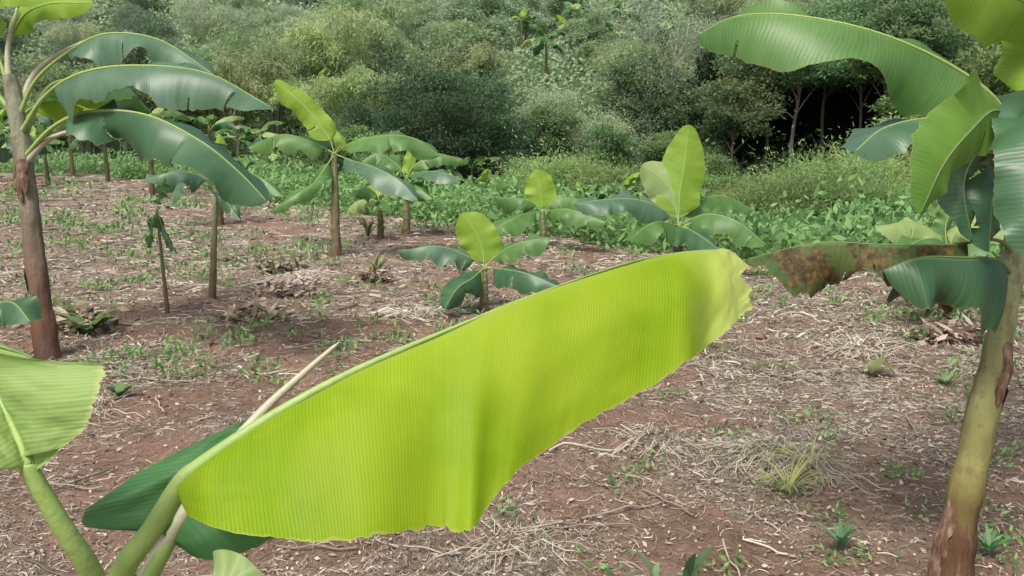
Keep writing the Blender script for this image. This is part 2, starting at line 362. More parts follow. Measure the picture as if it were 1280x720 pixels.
# ------------------------------------------------------------ banana leaves
def leaf_mesh(Mp, Wn, Wf, nrm, dn_, df_, base, u0, seed, tears=3, ripple=.03, m=9, mat=None, name='leaf', parent=None):
    q = np.random.default_rng(seed); n = len(Mp)
    T = np.gradient(Mp, axis=0); T /= np.linalg.norm(T, axis=1, keepdims=True) + 1e-9
    nrm = np.asarray(nrm, float); nrm /= np.linalg.norm(nrm)
    Sd = np.cross(T, nrm); Sd /= np.linalg.norm(Sd, axis=1, keepdims=True) + 1e-9
    if Sd[n // 2][1] > 0 or (abs(Sd[n // 2][1]) < .25 and Sd[n // 2][2] > 0): Sd = -Sd
    Nn = np.cross(Sd, T); Nn *= np.sign((Nn * nrm).sum(1, keepdims=True))
    seg = np.concatenate([[0], np.cumsum(np.linalg.norm(np.diff(Mp, axis=0), axis=1))])
    Ltot = seg[-1]; tl = seg / Ltot
    VV, UV, Fs, off = [], [], [], 0
    for side, W, dr in ((1, Wn, dn_), (-1, Wf, df_)):
        drr = math.radians(dr) * (1 + .45 * (vn(tl * 3.5, 0 * tl + side, seed) - .5) * 2) + .14 * (vn(tl * 3, 0 * tl, seed + 5) - .5)
        cut = sorted(q.integers(int(n * .12), int(n * .93), tears)) if tears else []
        depth = {int(c_): .25 + q.random() * .7 for c_ in cut}
        a = 0; segoff = np.zeros(n)
        for c_ in list(cut) + [n]:
            segoff[a:c_] = q.normal() * .2 * (1 if tears else 0); a = c_
        ph = q.random() * 6; fr = 4 + 5 * q.random()
        rows = []
        c = np.linspace(0, 1, m + 1)
        pos = Mp.copy(); rows.append(pos.copy())
        for j in range(m):
            cm = (c[j] + c[j + 1]) / 2; ang = drr * (.55 + .8 * cm) + segoff * cm * 1.4
            dirv = side * Sd * np.cos(ang)[:, None] - Nn * np.sin(ang)[:, None]
            pos = pos + dirv * (W / m)[:, None]
            rp = ripple * cm ** 1.5 * (np.sin(tl * fr * 2 + ph) + .7 * (vn(tl * 11, 0 * tl + 2, seed + int(side)) - .5) * 2)
            rows.append(pos + Nn * (rp * W / (W.max() + 1e-6))[:, None] + T * (W * cm * cm * .12)[:, None])
        G = np.stack(rows, 1)
        VV.append(G.reshape(-1, 3)); UV.append(np.stack([np.repeat(seg + u0, m + 1), np.tile(c * side, n)], 1))
        for i in range(n - 1):
            for j in range(m):
                b = off + i * (m + 1) + j
                if i in depth and c[j + 1] >= depth[i]: continue
                Fs.append((b, b + 1, b + m + 2, b + m + 1))
        off += n * (m + 1)
    V = np.concatenate(VV) - np.array(base); return obj(name, qmesh(name, V, np.array(Fs), mat, uv=np.concatenate(UV)), parent)
def prof(t, tip=.5):
    return np.clip(t / .10, 0, 1) ** .55 * (1 - np.clip((t - (1 - tip)) / tip, 0, 1) ** 2.3) ** .6
SEED = [500]
def leaf(parent, base, pts, w, nrm=(0, 0, 1), dn_=50, df_=35, pf=.2, mat=None, rib=None, tears=1, r=.014, wf=None, ripple=.02, n=90, tip=.5, m=8, end=1.0, label=None, rag=.0):
    SEED[0] += 1
    P = crom(pts, 90); s = np.concatenate([[0], np.cumsum(np.linalg.norm(np.diff(P, axis=0), axis=1))]); s /= s[-1]
    tt = np.linspace(pf, end, n); Mp = np.stack([np.interp(tt, s, P[:, k]) for k in range(3)], 1)
    t = np.linspace(0, 1, n); W = w * prof(t, tip) + .002
    W = W * (1 + .14 * (vn(t * 7, 0 * t, SEED[0]) - .5) + rag * (vn(t * 30, 0 * t, SEED[0] + 3) + .6 * vn(t * 70, 0 * t, SEED[0] + 4) - .8))
    L = leaf_mesh(Mp, W, W * ((wf or w) / w), nrm, dn_, df_, base, 0, SEED[0], tears, ripple, m, mat, 'leaf', parent)
    Q = P - np.array(base)
    rad = r * (1 - .88 * s ** .7)
    V, F = tube(Q[::2], rad[::2], 7)
    ro = obj('midrib', qmesh('midrib', V, F, rib or M_rib), L)
    if label: L['label'] = label
    return L
def stem(parent, base, pts, r0, r1, mat, name='pseudostem', seed=1, flare=.18):
    P = crom(pts, 60) - np.array(base); t = np.linspace(0, 1, 60)
    r = r0 + (r1 - r0) * t + r0 * flare * np.exp(-t * 14)
    for c_ in (.14, .3, .46, .6, .74, .88): r = r * (1 - .09 * sm(c_ - .004, c_ + .012, t) + .08 * sm(c_ + .02, c_ + .12, t))
    V, F = tube(P, r, 24, .28, seed)
    o = obj(name, qmesh(name, V, F, mat), parent)
    return o
def plant(base, label, group="banana plants of the plantation"):
    e = bpy.data.objects.new('banana_plant', None); COL.objects.link(e); e.location = base; e.empty_display_size = .2
    return top(e, label, "banana plant", group)
def pp(lst, d): return [tuple(S(a[0], a[1], d + (a[2] if len(a) > 2 else 0))) for a in lst]
def sheaths(e, base, pts, r, n, mat, seed, lo=8, hi=50, Ls=1.0):
    q = np.random.default_rng(seed)
    P = crom(pts, 60)
    for i in range(n):
        k0 = q.integers(lo, hi); a = -1.57 + q.normal() * 1.3; L = (.12 + .25 * q.random()) * Ls
        p = P[k0] + np.array([math.cos(a), math.sin(a), 0]) * r * 1.0
        mid = [p + np.array([math.cos(a) * (.10 * math.sin(t * 3.1) * L + .005), math.sin(a) * (.10 * math.sin(t * 3.1) * L + .005), -L * t]) for t in np.linspace(0, 1, 8)]
        mid = [mm + np.array([(P[max(0, k0 - int(60 * t * L / 1.6))] - P[k0])[0], (P[max(0, k0 - int(60 * t * L / 1.6))] - P[k0])[1], 0]) for mm, t in zip(mid, np.linspace(0, 1, 8))]
        Mp = crom(mid, 20); ww = .018 + .025 * q.random(); t = np.linspace(0, 1, 20)
        wv = ww * (1 - t) ** .4 * (.7 + .6 * vn(t * 8, 0 * t, seed + i)) + .002
        leaf_mesh(Mp, wv, wv, (math.cos(a), math.sin(a), .2), 35, 35, base, 0, seed + i, 0, .008, 4, mat, 'dry_sheath', e)
k = N('dry_sheath'); tc = k.n('TexCoord').outputs['Object']
mp = k.n('Mapping'); mp.inputs['Scale'].default_value = (1, 1, .2); k.l(tc, mp.inputs[0])
M_sheath = k.surf(k.ramp(k.noise(mp.outputs[0], 40, 5, .65), [(.35, (.07, .035, .022)), (.5, (.17, .095, .055)), (.68, (.32, .25, .16))]), .7, .15, bump=k.noise(mp.outputs[0], 60, 3), bd=.004)

# ---- right-hand plant
Dr = 3.25
b = S(1186, 745, Dr); b.z = float(base_g(b.x, b.y)) - .03
sp_ = [tuple(b)] + pp([(1203, 640), (1226, 530), (1250, 420), (1268, 310), (1276, 215)], Dr)
e = plant(b, "tall banana plant with mottled stem and a withering leaf")
stem(e, b, sp_, .070, .038, M_stemR, seed=4, flare=.08); sheaths(e, b, sp_, .061, 6, M_sheath, 40, 6, 18, 1.0); sheaths(e, b, sp_, .050, 2, M_sheath, 48, 28, 48, .7)
C0 = (1270, 235)
leaf(e, b, pp([C0, (1262, 160, 0), (1236, 116, -.05), (1170, 72, -.1), (1080, 36, -.15), (980, 18, -.1), (915, 22, 0), (872, 44, .1)], Dr), .205, (0, -.25, 1), 56, 4, .16, M_mid, M_rib, 1, .014, wf=.06, tip=.35, ripple=.04, rag=.06)
leaf(e, b, pp([C0, (1250, 175), (1215, 152), (1160, 148, -.1), (1105, 160, -.2), (1068, 190, -.3)], Dr), .14, (0, -.2, 1), 45, 40, .15, M_blue, M_rib, 1, .010, ripple=.04, rag=.1)
leaf(e, b, pp([C0, (1262, 160, -.15), (1243, 138, -.3), (1212, 165, -.42), (1180, 205, -.48), (1150, 268, -.5)], Dr), .14, (.55, -.8, .35), 38, 14, .3, M_yg, M_ribd, 1, .008, tip=.7, ripple=.05, rag=.1)
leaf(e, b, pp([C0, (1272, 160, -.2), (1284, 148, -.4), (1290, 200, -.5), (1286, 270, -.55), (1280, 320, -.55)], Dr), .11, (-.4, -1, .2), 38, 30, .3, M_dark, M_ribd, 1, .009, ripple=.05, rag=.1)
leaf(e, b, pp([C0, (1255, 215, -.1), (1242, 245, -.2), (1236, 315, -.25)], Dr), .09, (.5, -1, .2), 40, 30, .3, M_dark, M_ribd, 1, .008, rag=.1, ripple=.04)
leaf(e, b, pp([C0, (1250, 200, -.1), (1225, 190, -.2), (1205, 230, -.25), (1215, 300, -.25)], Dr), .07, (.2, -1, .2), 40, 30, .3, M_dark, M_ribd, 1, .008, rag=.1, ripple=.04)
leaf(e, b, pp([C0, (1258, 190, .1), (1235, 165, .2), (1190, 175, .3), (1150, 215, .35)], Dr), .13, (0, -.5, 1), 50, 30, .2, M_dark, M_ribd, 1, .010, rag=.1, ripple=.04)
leaf(e, b, pp([C0, (1285, 130), (1310, 60), (1290, 10, -.1), (1240, -15, -.2), (1185, -22, -.25)], Dr), .19, (-.3, -1, .3), 35, 15, .3, M_lime, M_rib, 0, .012, tip=.5, rag=.05)
leaf(e, b, pp([(1268, 320), (1245, 300, -.1), (1190, 306, -.2), (1110, 306, -.2), (1020, 304, -.15), (932, 324, -.05)], Dr), .175, (0, -.3, 1), 66, 50, .3, M_dying, M_ribd, 3, .008, ripple=.08, tip=.6, rag=.22, n=140, label="withering brown-blotched leaf")
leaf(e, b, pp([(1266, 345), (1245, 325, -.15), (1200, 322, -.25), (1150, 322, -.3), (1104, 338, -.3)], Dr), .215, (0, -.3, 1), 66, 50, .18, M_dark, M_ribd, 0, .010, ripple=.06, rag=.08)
leaf(e, b, pp([C0, (1300, 170, .1), (1380, 120, .2), (1480, 130, .3), (1560, 190, .4)], Dr), .24, (0, -.2, 1), 50, 40, .2, M_mid, M_rib, 4, .016)
leaf(e, b, pp([C0, (1290, 160, .4), (1320, 110, .9), (1350, 120, 1.4), (1370, 180, 1.8)], Dr), .24, (0, .2, 1), 40, 40, .2, M_mid, M_rib, 4, .016)

# ---- left-hand plant
b, Dl = hit(60, 450)
e = plant(b, "tall banana plant with brown stem and long arching bluish leaves")
sp_ = [tuple(b)] + pp([(50, 370), (40, 290), (32, 220), (22, 150), (12, 95)], Dl)
stem(e, b, sp_, .086, .062, M_stemL, seed=8); sheaths(e, b, sp_, .074, 4, M_sheath, 60, 8, 40, 1.1)
def LL(pts, w, **k):
    k.setdefault('rag', .12); k.setdefault('tears', 2); return leaf(e, b, pp(pts, Dl), w, n=120, **k)
LL([(22, 150), (45, 100, -.1), (90, 62, -.2), (135, 42, -.3), (200, 50, -.3), (266, 92, -.3)], .22, nrm=(0, -.3, 1), dn_=50, df_=15, pf=.36, mat=M_blue, r=.02, ripple=.08)
LL([(24, 170), (55, 122, -.2), (100, 92, -.5), (170, 82, -.6), (260, 92, -.6), (342, 136, -.6)], .27, nrm=(0, -.3, 1), dn_=58, df_=30, pf=.25, mat=M_blue, r=.022, ripple=.09)
LL([(28, 200), (65, 160, -.2), (110, 140, -.4), (180, 143, -.7), (250, 176, -.8), (300, 216, -.8), (334, 252, -.8)], .29, nrm=(0, -.4, 1), dn_=60, df_=30, pf=.24, mat=M_dark, r=.022, ripple=.10)
LL([(18, 140), (8, 80), (25, 25), (60, 5, -.2), (115, 4, -.3)], .13, nrm=(0, -1, .5), dn_=20, df_=20, pf=.4, mat=M_lime, r=.02, tears=0)
LL([(14, 120), (-5, 60), (-20, 10, -.2), (10, -12, -.4), (60, -5, -.5)], .13, nrm=(0, -1, .5), dn_=20, df_=20, pf=.3, mat=M_lime, r=.02, tears=0)
LL([(15, 140), (-30, 90), (-90, 70), (-170, 100)], .3, nrm=(0, -.3, 1), dn_=50, df_=30, pf=.25, mat=M_mid, r=.024)
LL([(25, 190), (60, 110, .4), (110, 100, 1.0), (150, 105, 1.6), (190, 140, 2)], .28, nrm=(0, .1, 1), dn_=45, df_=40, pf=.25, mat=M_mid, r=.024)
LL([(22, 150), (50, 130, .6), (105, 115, 1.2), (120, 150, 1.7)], .25, nrm=(0, -.4, 1), dn_=45, df_=40, pf=.25, mat=M_lime, r=.02)
for pts in ([(32, 205), (60, 175, -.1), (100, 160, -.1)], [(20, 150), (45, 90, .1), (100, 55, .2), (140, 48, .3)], [(12, 110), (10, 60), (22, 10)]):
    P = crom(pp(pts, Dl), 20) - np.array(b); V, F = tube(P, np.linspace(.03, .012, 20), 8); obj('petiole', qmesh('petiole', V, F, M_ribw), e)

# ---- explicit mid-distance plants
def midplant(base_px, crown, r0, leaves, label, smat=M_stemG):
    b, d = hit(*base_px); e = plant(b, label)
    cx, cy = crown
    stem(e, b, [tuple(b)] + pp([((base_px[0] * 2 + cx) / 3, (base_px[1] * 2 + cy) / 3), ((base_px[0] + cx * 2) / 3, (base_px[1] + cy * 2) / 3), (cx, cy)], d), r0, r0 * .6, smat, seed=int(cx))
    for L in leaves:
        pts, w = L[0], L[1]; k = L[2] if len(L) > 2 else {}
        kk = dict(nrm=(0, -.45, 1), dn_=45, df_=30, pf=.15, mat=M_mid, r=r0 * .12, n=70, m=6, tears=1, ripple=.06, rag=.10); kk.update(k)
        leaf(e, b, pp([crown] + pts, d), w, **kk)
    return e
FC = dict(nrm=(0, -1, .3), dn_=16, df_=16, mat=M_lime, tears=0, pf=.1, ripple=.03, rag=.03)
midplant((420, 324), (418, 192), .08, [
    ([(410, 170), (385, 138), (362, 117), (344, 100)], .22, dict(nrm=(.2, -1, .3), dn_=30, df_=20, mat=M_lime, ripple=.04)),
    ([(440, 178, -.2), (475, 170, -.3), (515, 172, -.3), (550, 194, -.3)], .31, dict(dn_=52)),
    ([(438, 200, -.3), (465, 208, -.6), (498, 225, -.8), (522, 250, -.9)], .26, dict(mat=M_blue, dn_=52)),
    ([(405, 212, -.2), (388, 232, -.4), (362, 248, -.5), (338, 264, -.5)], .14, dict(mat=M_mid)),
    ([(392, 178, .3), (352, 168, .5), (310, 184, .6)], .25, dict(mat=M_mid, dn_=52)),
    ([(425, 180, .3), (420, 165, .8), (400, 150, 1.2)], .15, dict(mat=M_lime))],
    "banana plant with slim brown stem and drooping leaves")
midplant((605, 392), (605, 335), .055, [
    ([(604, 318), (600, 302), (590, 284), (576, 268)], .22, dict(FC, tip=.8)),
    ([(588, 322, -.1), (548, 308, -.2), (498, 314, -.2)], .17, dict(mat=M_blue, dn_=52)),
    ([(622, 318), (650, 303, -.1), (688, 297, -.1)], .16, dict(mat=M_mid)),
    ([(628, 336, -.2), (662, 343, -.4), (706, 362, -.5)], .19, dict(mat=M_dark)),
    ([(590, 348, -.3), (572, 360, -.4), (556, 386, -.5)], .17, dict(mat=M_dark, nrm=(0, -1, .6)))],
    "young banana plant with one upright lime leaf on bare soil")
midplant((846, 345), (848, 282), .085, [
    ([(850, 240), (856, 205), (862, 156)], .31, dict(FC, tip=.8, nrm=(.1, -1, .3))),
    ([(843, 250), (826, 224), (802, 207)], .27, dict(FC, mat=M_pale, tip=.6)),
    ([(822, 258, -.3), (780, 248, -.5), (718, 254, -.6)], .25, dict(mat=M_blue)),
    ([(818, 278, -.6), (785, 300, -.9)], .22, dict(mat=M_mid)),
    ([(882, 268, -.3), (920, 276, -.5), (958, 306, -.6)], .26, dict(mat=M_mid)),
    ([(872, 252, .3), (905, 245, .4), (942, 262, .5)], .22, dict(mat=M_mid)),
    ([(868, 290, -.6), (900, 312, -1)], .22, dict(mat=M_dark))],
    "banana plant with broad upright light green leaf")
midplant((680, 312), (678, 264), .065, [
    ([(677, 245), (672, 212)], .28, dict(FC, tip=.8)),
    ([(660, 250), (620, 246)], .24, {}), ([(700, 248), (732, 250)], .24, {}), ([(712, 262, -.5), (758, 278, -.8)], .24, dict(mat=M_mid)),
    ([(648, 270, -.5), (608, 292, -.8)], .24, dict(mat=M_mid))],
    "small banana plant with pale upright leaf among weeds")
midplant((265, 378), (270, 232), .042, [
    ([(255, 222), (222, 214, -.2), (178, 226, -.3)], .17, dict(mat=M_blue)),
    ([(292, 218), (322, 220, -.2), (352, 244, -.3)], .17, dict(mat=M_mid)),
    ([(262, 212, .2), (240, 196, .4), (215, 196, .5)], .14, {}), ([(282, 250, -.4), (300, 275, -.5)], .08, dict(mat=M_dark))],
    "thin banana plant with slender green-brown stem")
midplant((210, 395), (196, 262), .022, [
    ([(190, 280, -.1), (184, 310, -.2)], .035, dict(mat=M_mid)), ([(206, 292, -.1), (222, 318, -.2)], .035, dict(mat=M_dark)), ([(200, 240), (206, 222)], .05, dict(mat=M_mid))],
    "thin young banana stem with a few small leaves")
midplant((508, 294), (508, 222), .08, [
    ([(520, 205), (545, 192), (578, 200)], .26, {}), ([(525, 215, -.5), (550, 215, -.8), (578, 224, -.9)], .24, dict(mat=M_blue)), ([(495, 205), (472, 192), (448, 204)], .26, {}),
    ([(520, 232, -.6), (540, 248, -.8)], .2, dict(mat=M_mid)), ([(512, 200), (518, 180)], .12, dict(FC))],
    "banana plant with spreading leaves at the field edge")
midplant((1180, 400), (1185, 318), .07, [
    ([(1170, 292), (1140, 278), (1095, 285)], .2, dict(mat=M_pale)), ([(1195, 290), (1225, 278), (1262, 292)], .2, dict(mat=M_pale)),
    ([(1175, 300, -.4), (1150, 300, -.7), (1120, 318, -.8)], .18, dict(mat=M_mid)), ([(1182, 285), (1190, 262), (1205, 245)], .1, dict(mat=M_mid)), ([(1198, 305, -.4), (1230, 310, -.6), (1255, 335, -.7)], .18, dict(mat=M_mid))],
    "low banana plant with pale green spreading leaves")
midplant((-40, 480), (-38, 420), .07, [([(-10, 385, -.1), (15, 378, -.2), (38, 402, -.3)], .15, dict(mat=M_dark)), ([(-60, 380), (-100, 390)], .2, {})],
    "low young banana plant with dark leaves")

# ---- generic banana plants
def generic(seed, H=1.8, n=8, Lm=1.5):
    q = np.random.default_rng(seed); z = Vector((0, 0, 0))
    e = bpy.data.objects.new('banana_plant', None); COL.objects.link(e)
    stem(e, z, [(0, 0, -.05), (.03, .02, H * .4), (.02, .05, H * .75), (0, .03, H)], .085, .05, M_stemG, seed=seed)
    a0 = q.random() * 6
    for i in range(n):
        a = a0 + i * 2.4 + q.normal() * .35; f = i / n; el = 1.2 - 1.2 * f + q.normal() * .15; L = Lm * (.65 + .55 * q.random())
        pts = [(0, 0, H * (.95))]; p = np.array(pts[0]); ee = el; dr_ = .22 + .22 * q.random()
        for j in range(5):
            p = p + np.array([math.cos(a) * math.cos(ee), math.sin(a) * math.cos(ee), math.sin(ee)]) * L / 5; pts.append(tuple(p)); ee -= dr_
        leaf(e, z, pts, .22 + .1 * q.random(), (q.normal() * .2, q.normal() * .2, 1), 25 + 40 * q.random(), 25 + 40 * q.random(), .18,
             [M_lime, M_mid, M_mid, M_pale, M_mid, M_dark, M_blue, M_dark, M_dark][min(i + (seed % 2), 8)], M_rib, 2, .012, n=56, m=5, ripple=.06, rag=.15)
    return e
protos = [generic(901, 1.8, 7), generic(902, 1.4, 7, 1.3), generic(903, 2.1, 8, 1.6), generic(904, .9, 5, 1.1)]
def clone(src, loc, rot, sc):
    def cp(o, par):
        c_ = o.copy(); COL.objects.link(c_)
        if par is not None: c_.parent = par; c_.matrix_parent_inverse.identity()
        for ch in o.children: cp(ch, c_)
        return c_
    c_ = cp(src, None); c_.location = loc; c_.rotation_euler = (0, 0, rot); c_.scale = (sc,) * 3
    return c_
spots = [(190, 248, 2, .95), (135, 228, 0, 1.0), (92, 222, 2, 1), (242, 226, 1, 1.0), (275, 282, 1, .85), (345, 238, 0, .8), (600, 275, 1, .8), (640, 268, 3, 1.2), (560, 268, 0, .8),
         (735, 300, 3, 1.2), (772, 290, 1, .8), (1250, 385, 1, .7), (60, 232, 1, 1), (300, 228, 2, .9), (440, 235, 1, .8), (475, 300, 3, .8), (700, 268, 1, .8), (820, 272, 1, .9), (20, 240, 0, 1.0),
         (165, 219, 2, 1.2), (215, 220, 0, 1.2), (115, 216, 0, 1.2), (40, 222, 2, 1.1), (265, 222, 2, 1.1), (325, 226, 0, 1.1), (-15, 228, 1, 1.2), (385, 240, 2, .9), (75, 215, 2, 1.3), (590, 262, 2, .8), (660, 258, 2, .8), (900, 275, 1, .8)]
for i, (a, bb, kd, sc) in enumerate(spots):
    p, d = hit(a, bb)
    c_ = clone(protos[kd], p, i * 1.7, sc); top(c_, "leafy banana plant standing in undergrowth" if i in (6, 7, 8, 9, 10, 16, 17, 28, 29, 30) else "leafy banana plant growing in the straw-covered field", "banana plant", "banana plants of the plantation")
for i in range(12):
    x = [2, 3.9, 6.2, .6, 4.6, -14, -17, -20, 7.5, 2.5, 9, -10][i]; y = [54, 60, 57, 63, 68, 45, 47, 44, 64, 72, 55, 46][i]
    c_ = clone(protos[i % 2], (x, y, float(base_g(x, y)) + .3), i * 2.1, 1.3); top(c_, "wild banana plant among the trees of the slope", "banana plant", "wild banana plants on the wooded slope")
def kill(o):
    for ch in list(o.children): kill(ch)
    bpy.data.objects.remove(o)
for o in protos: kill(o)

# ---- near plant with the big lime leaf
Dn = 1.18
b = S(140, 800, Dn); b.z = float(base_g(b.x, b.y)) - .03
crown = S(140, 815, Dn)
e = plant(b, "young banana plant with huge bright lime leaf")
stem(e, b, [tuple(b), (b.x + .01, b.y, .35), (b.x, b.y, .7), tuple(crown)], .05, .028, M_stemN, seed=14)
def loft(parent, base, M, E, Fp, n, m, mat, bulge, pts_pet, r0, name='leaf', pleat=None, rag=0, label=None, rmin=.05):
    M_, E_, F_ = crom(M, n), crom(E, n), crom(Fp, n)
    seg = np.concatenate([[0], np.cumsum(np.linalg.norm(np.diff(M_, axis=0), axis=1))]); VV, UV, FF, TT = [], [], [], []; off = 0
    t = np.linspace(0, 1, n)
    for side, Q in ((1, E_), (-1, F_)):
        D = Q - M_; T = np.gradient(M_, axis=0); Nn = np.cross(D, T); Nn /= np.linalg.norm(Nn, axis=1, keepdims=True) + 1e-9
        Nn *= np.where(Nn[:, 2:3] < 0, -1, 1)
        c = np.linspace(0, 1, m + 1); rows = []
        jn = (vn(t * 90, 0 * t, 77 + side) - .5 + 1.0 * (vn(t * 23, 0 * t, 78) - .5) + .4 * (vn(t * 160, 0 * t, 79) - .5)) * (.6 + .9 * sm(.9, 1, t))
        for cc in c:
            pl = pleat(t, cc) if pleat is not None else 0
            jag = rag * cc ** 6 * jn
            rows.append(M_ + D * (cc + jag)[:, None] + Nn * (bulge * math.sin(math.pi * cc ** .8) * np.minimum(1, np.linalg.norm(D, axis=1) / .1) + pl)[:, None])
        G = np.stack(rows, 1)
        endj = (vn(c * 6, 0 * c, 91) - .5) * .026 + (vn(c * 20, 0 * c, 92) - .5) * .006
        G = G + (T / (np.linalg.norm(T, axis=1, keepdims=True) + 1e-9))[:, None, :] * (sm(.92, 1, t)[:, None] * endj[None, :])[..., None] * (1 if rag else 0)
        VV.append(G.reshape(-1, 3)); UV.append(np.stack([np.repeat(seg, m + 1), np.tile(c * side, n)], 1)); TT.append(np.repeat(t, m + 1))
        i, j = np.meshgrid(np.arange(n - 1), np.arange(m), indexing='ij'); bb = off + i * (m + 1) + j
        FF.append(np.stack([bb, bb + 1, bb + m + 2, bb + m + 1], -1).reshape(-1, 4)); off += n * (m + 1)
    o = obj(name, qmesh(name, np.concatenate(VV) - np.array(base), np.concatenate(FF), mat, uv=np.concatenate(UV), tint=np.concatenate(TT)), parent)
    P = crom(list(pts_pet) + [tuple(M_[k_]) for k_ in range(0, n, max(1, n // 14))], 90); s = np.linspace(0, 1, 90)
    V, F = tube(P - np.array(base), r0 * (rmin + (1 - rmin) * np.clip(1 - s * 1.25, 0, 1) ** 1.8), 12); obj('midrib', qmesh('midrib', V, F, M_rib), o)
    if label: o['label'] = label
    return o
Mq = [(226, 603, 1.15), (243, 587, 1.155), (275, 563, 1.16), (320, 533, 1.17), (375, 499, 1.19), (440, 465, 1.21), (500, 438, 1.235), (545, 419, 1.26), (578, 405, 1.275), (604, 394, 1.29), (640, 379, 1.31), (690, 360, 1.34), (740, 343, 1.37), (790, 327, 1.41), (835, 318, 1.45), (870, 314, 1.48), (897, 312, 1.51), (914, 315, 1.53)]
Eq = [(224, 612, 1.14), (232, 640, 1.11), (268, 660, 1.08), (325, 670, 1.06), (395, 678, 1.05), (455, 677, 1.06), (510, 667, 1.09), (548, 656, 1.11), (572, 664, 1.11), (588, 667, 1.12), (612, 632, 1.15), (655, 580, 1.19), (712, 540, 1.24), (775, 505, 1.29), (838, 466, 1.34), (882, 434, 1.40), (916, 406, 1.43), (940, 386, 1.46)]
Fq = [(mx - 2, my + 4, md + .01) if i == 0 else (mx + 6, my + 22 + 6 * min(i, 5), md + .05 + .012 * min(i, 8)) for i, (mx, my, md) in enumerate(Mq)]
def pleat(t, c):
    return c * (.005 * np.sin(t * 25) * sm(.1, .3, t) + .0025 * np.sin(t * 61 + 1) + .010 * np.exp(-((t - .51) / .05) ** 2) - .008 * np.exp(-((t - .42) / .06) ** 2) + .01 * np.exp(-((t - .25) / .07) ** 2)
                + .010 * np.exp(-((t - .84) / .022) ** 2) - .007 * np.exp(-((t - .90) / .02) ** 2)) + .008 * (fbm(t * 7, c * 2.5 + 0 * t, 301, 3) - .5) + .010 * sm(.86, .95, t) * (fbm(t * 26, c * 4 + 0 * t, 302, 2) - .5)
loft(e, b, pp(Mq, 0), pp(Eq, 0), pp(Fq, 0), 360, 48, M_hero, .014, [tuple(crown)] + pp([(150, 722, 1.15), (190, 662, 1.14)], 0), .018, pleat=pleat, rag=.035, label="huge bright lime leaf with ragged tip")
Ml = pp([(38, 590, 1.02), (30, 565, 1.02), (14, 528, 1.03), (-8, 488, 1.04), (-40, 448, 1.06), (-85, 408, 1.08), (-140, 380, 1.1)], 0)
El = pp([(44, 588, 1.0), (84, 554, .98), (114, 520, .97), (129, 478, .98), (116, 455, .99), (40, 448, 1.02), (-100, 385, 1.08)], 0)
Fl = pp([(34, 590, 1.02), (-5, 585, .98), (-45, 575, .97), (-80, 560, .97), (-120, 530, 1.0), (-150, 480, 1.03), (-150, 400, 1.08)], 0)
loft(e, b, Ml, El, Fl, 160, 28, M_side, .010, [tuple(crown)] + pp([(118, 725, 1.08), (82, 665, 1.04)], 0), .015, pleat=lambda t, c: c * .004 * np.sin(t * 18) + .010 * (fbm(t * 8, c * 3 + 0 * t, 311, 3) - .5), rag=.08, rmin=.12)
Md = pp([(212, 676, 1.27), (226, 648, 1.28), (248, 614, 1.30), (270, 582, 1.32), (295, 552, 1.34), (318, 526, 1.36)], 0)
Ed = pp([(200, 662, 1.25), (118, 660, 1.22), (103, 643, 1.22), (150, 606, 1.26), (225, 562, 1.31), (312, 522, 1.36)], 0)
Fd = pp([(224, 684, 1.27), (262, 700, 1.25), (335, 676, 1.25), (375, 640, 1.28), (360, 580, 1.33), (325, 530, 1.36)], 0)
loft(e, b, Md, Ed, Fd, 90, 20, M_near, .016, [tuple(crown)] + pp([(180, 735, 1.24)], 0), .014, pleat=lambda t, c: c * .004 * np.sin(t * 13) + .012 * (fbm(t * 6, c * 3 + 0 * t, 315, 2) - .5), rag=.05, label="dark green leaf behind the lime one")
P = crom([tuple(crown)] + pp([(175, 735, 1.25), (225, 650, 1.275), (275, 575, 1.31), (330, 512, 1.345), (380, 466, 1.37), (424, 428, 1.38)], 0), 40) - np.array(b)
V, F = tube(P, np.interp(np.linspace(0, 1, 40), [0, .3, .97, 1], [.013, .0115, .0035, .001]), 10); obj('bare_rib', qmesh('bare_rib', V, F, M_ribw), e)
leaf(e, b, [tuple(crown)] + pp([(205, 775, 1.05), (250, 738, 1.0), (285, 722, .98), (320, 735, .95)], 0), .03, (0, -.8, 1), 20, 20, .4, M_pale, M_rib, 0, .008)

# small seedlings
def seedling(a, bb, n, L, W, mat, label, seed, up=.9):
    q = np.random.default_rng(seed); p, d = hit(a, bb)
    VV = []; FF = []; off = 0; tn = []
    for i in range(n):
        an = i * 2.4 + q.random(); el = up * (.6 + .5 * q.random()); l = L * (.7 + .5 * q.random()); pts = []
        pz = np.array([0, 0, .01]); ee = el + .3
        for j in range(7): pts.append(pz.copy()); pz = pz + np.array([math.cos(an) * math.cos(ee), math.sin(an) * math.cos(ee), math.sin(ee)]) * l / 6; ee -= .17
        P = np.array(pts); sd = np.array([-math.sin(an), math.cos(an), 0]); w = W * np.sin(np.linspace(.12, 3.05, 7)) ** .7
        G = np.stack([P - sd * w[:, None] + [0, 0, .2 * W], P, P + sd * w[:, None] + [0, 0, .2 * W]], 1).reshape(-1, 3)
        ix, jx = np.meshgrid(np.arange(6), np.arange(2), indexing='ij'); k_ = off + ix * 3 + jx
        FF.append(np.stack([k_, k_ + 1, k_ + 4, k_ + 3], -1).reshape(-1, 4)); VV.append(G); off += 21; tn += [q.random()] * 12
    o = obj('weed_seedling', qmesh('weed_seedling', np.concatenate(VV), np.concatenate(FF), mat, tint=tn), loc=(p.x, p.y, float(gh(p.x, p.y)))); top(o, label, "weed", "small plants sprouting from the soil")
seedling(820, 755, 3, .16, .02, F_seed, "young broad-leaved seedling in bare soil", 1, 1.5)
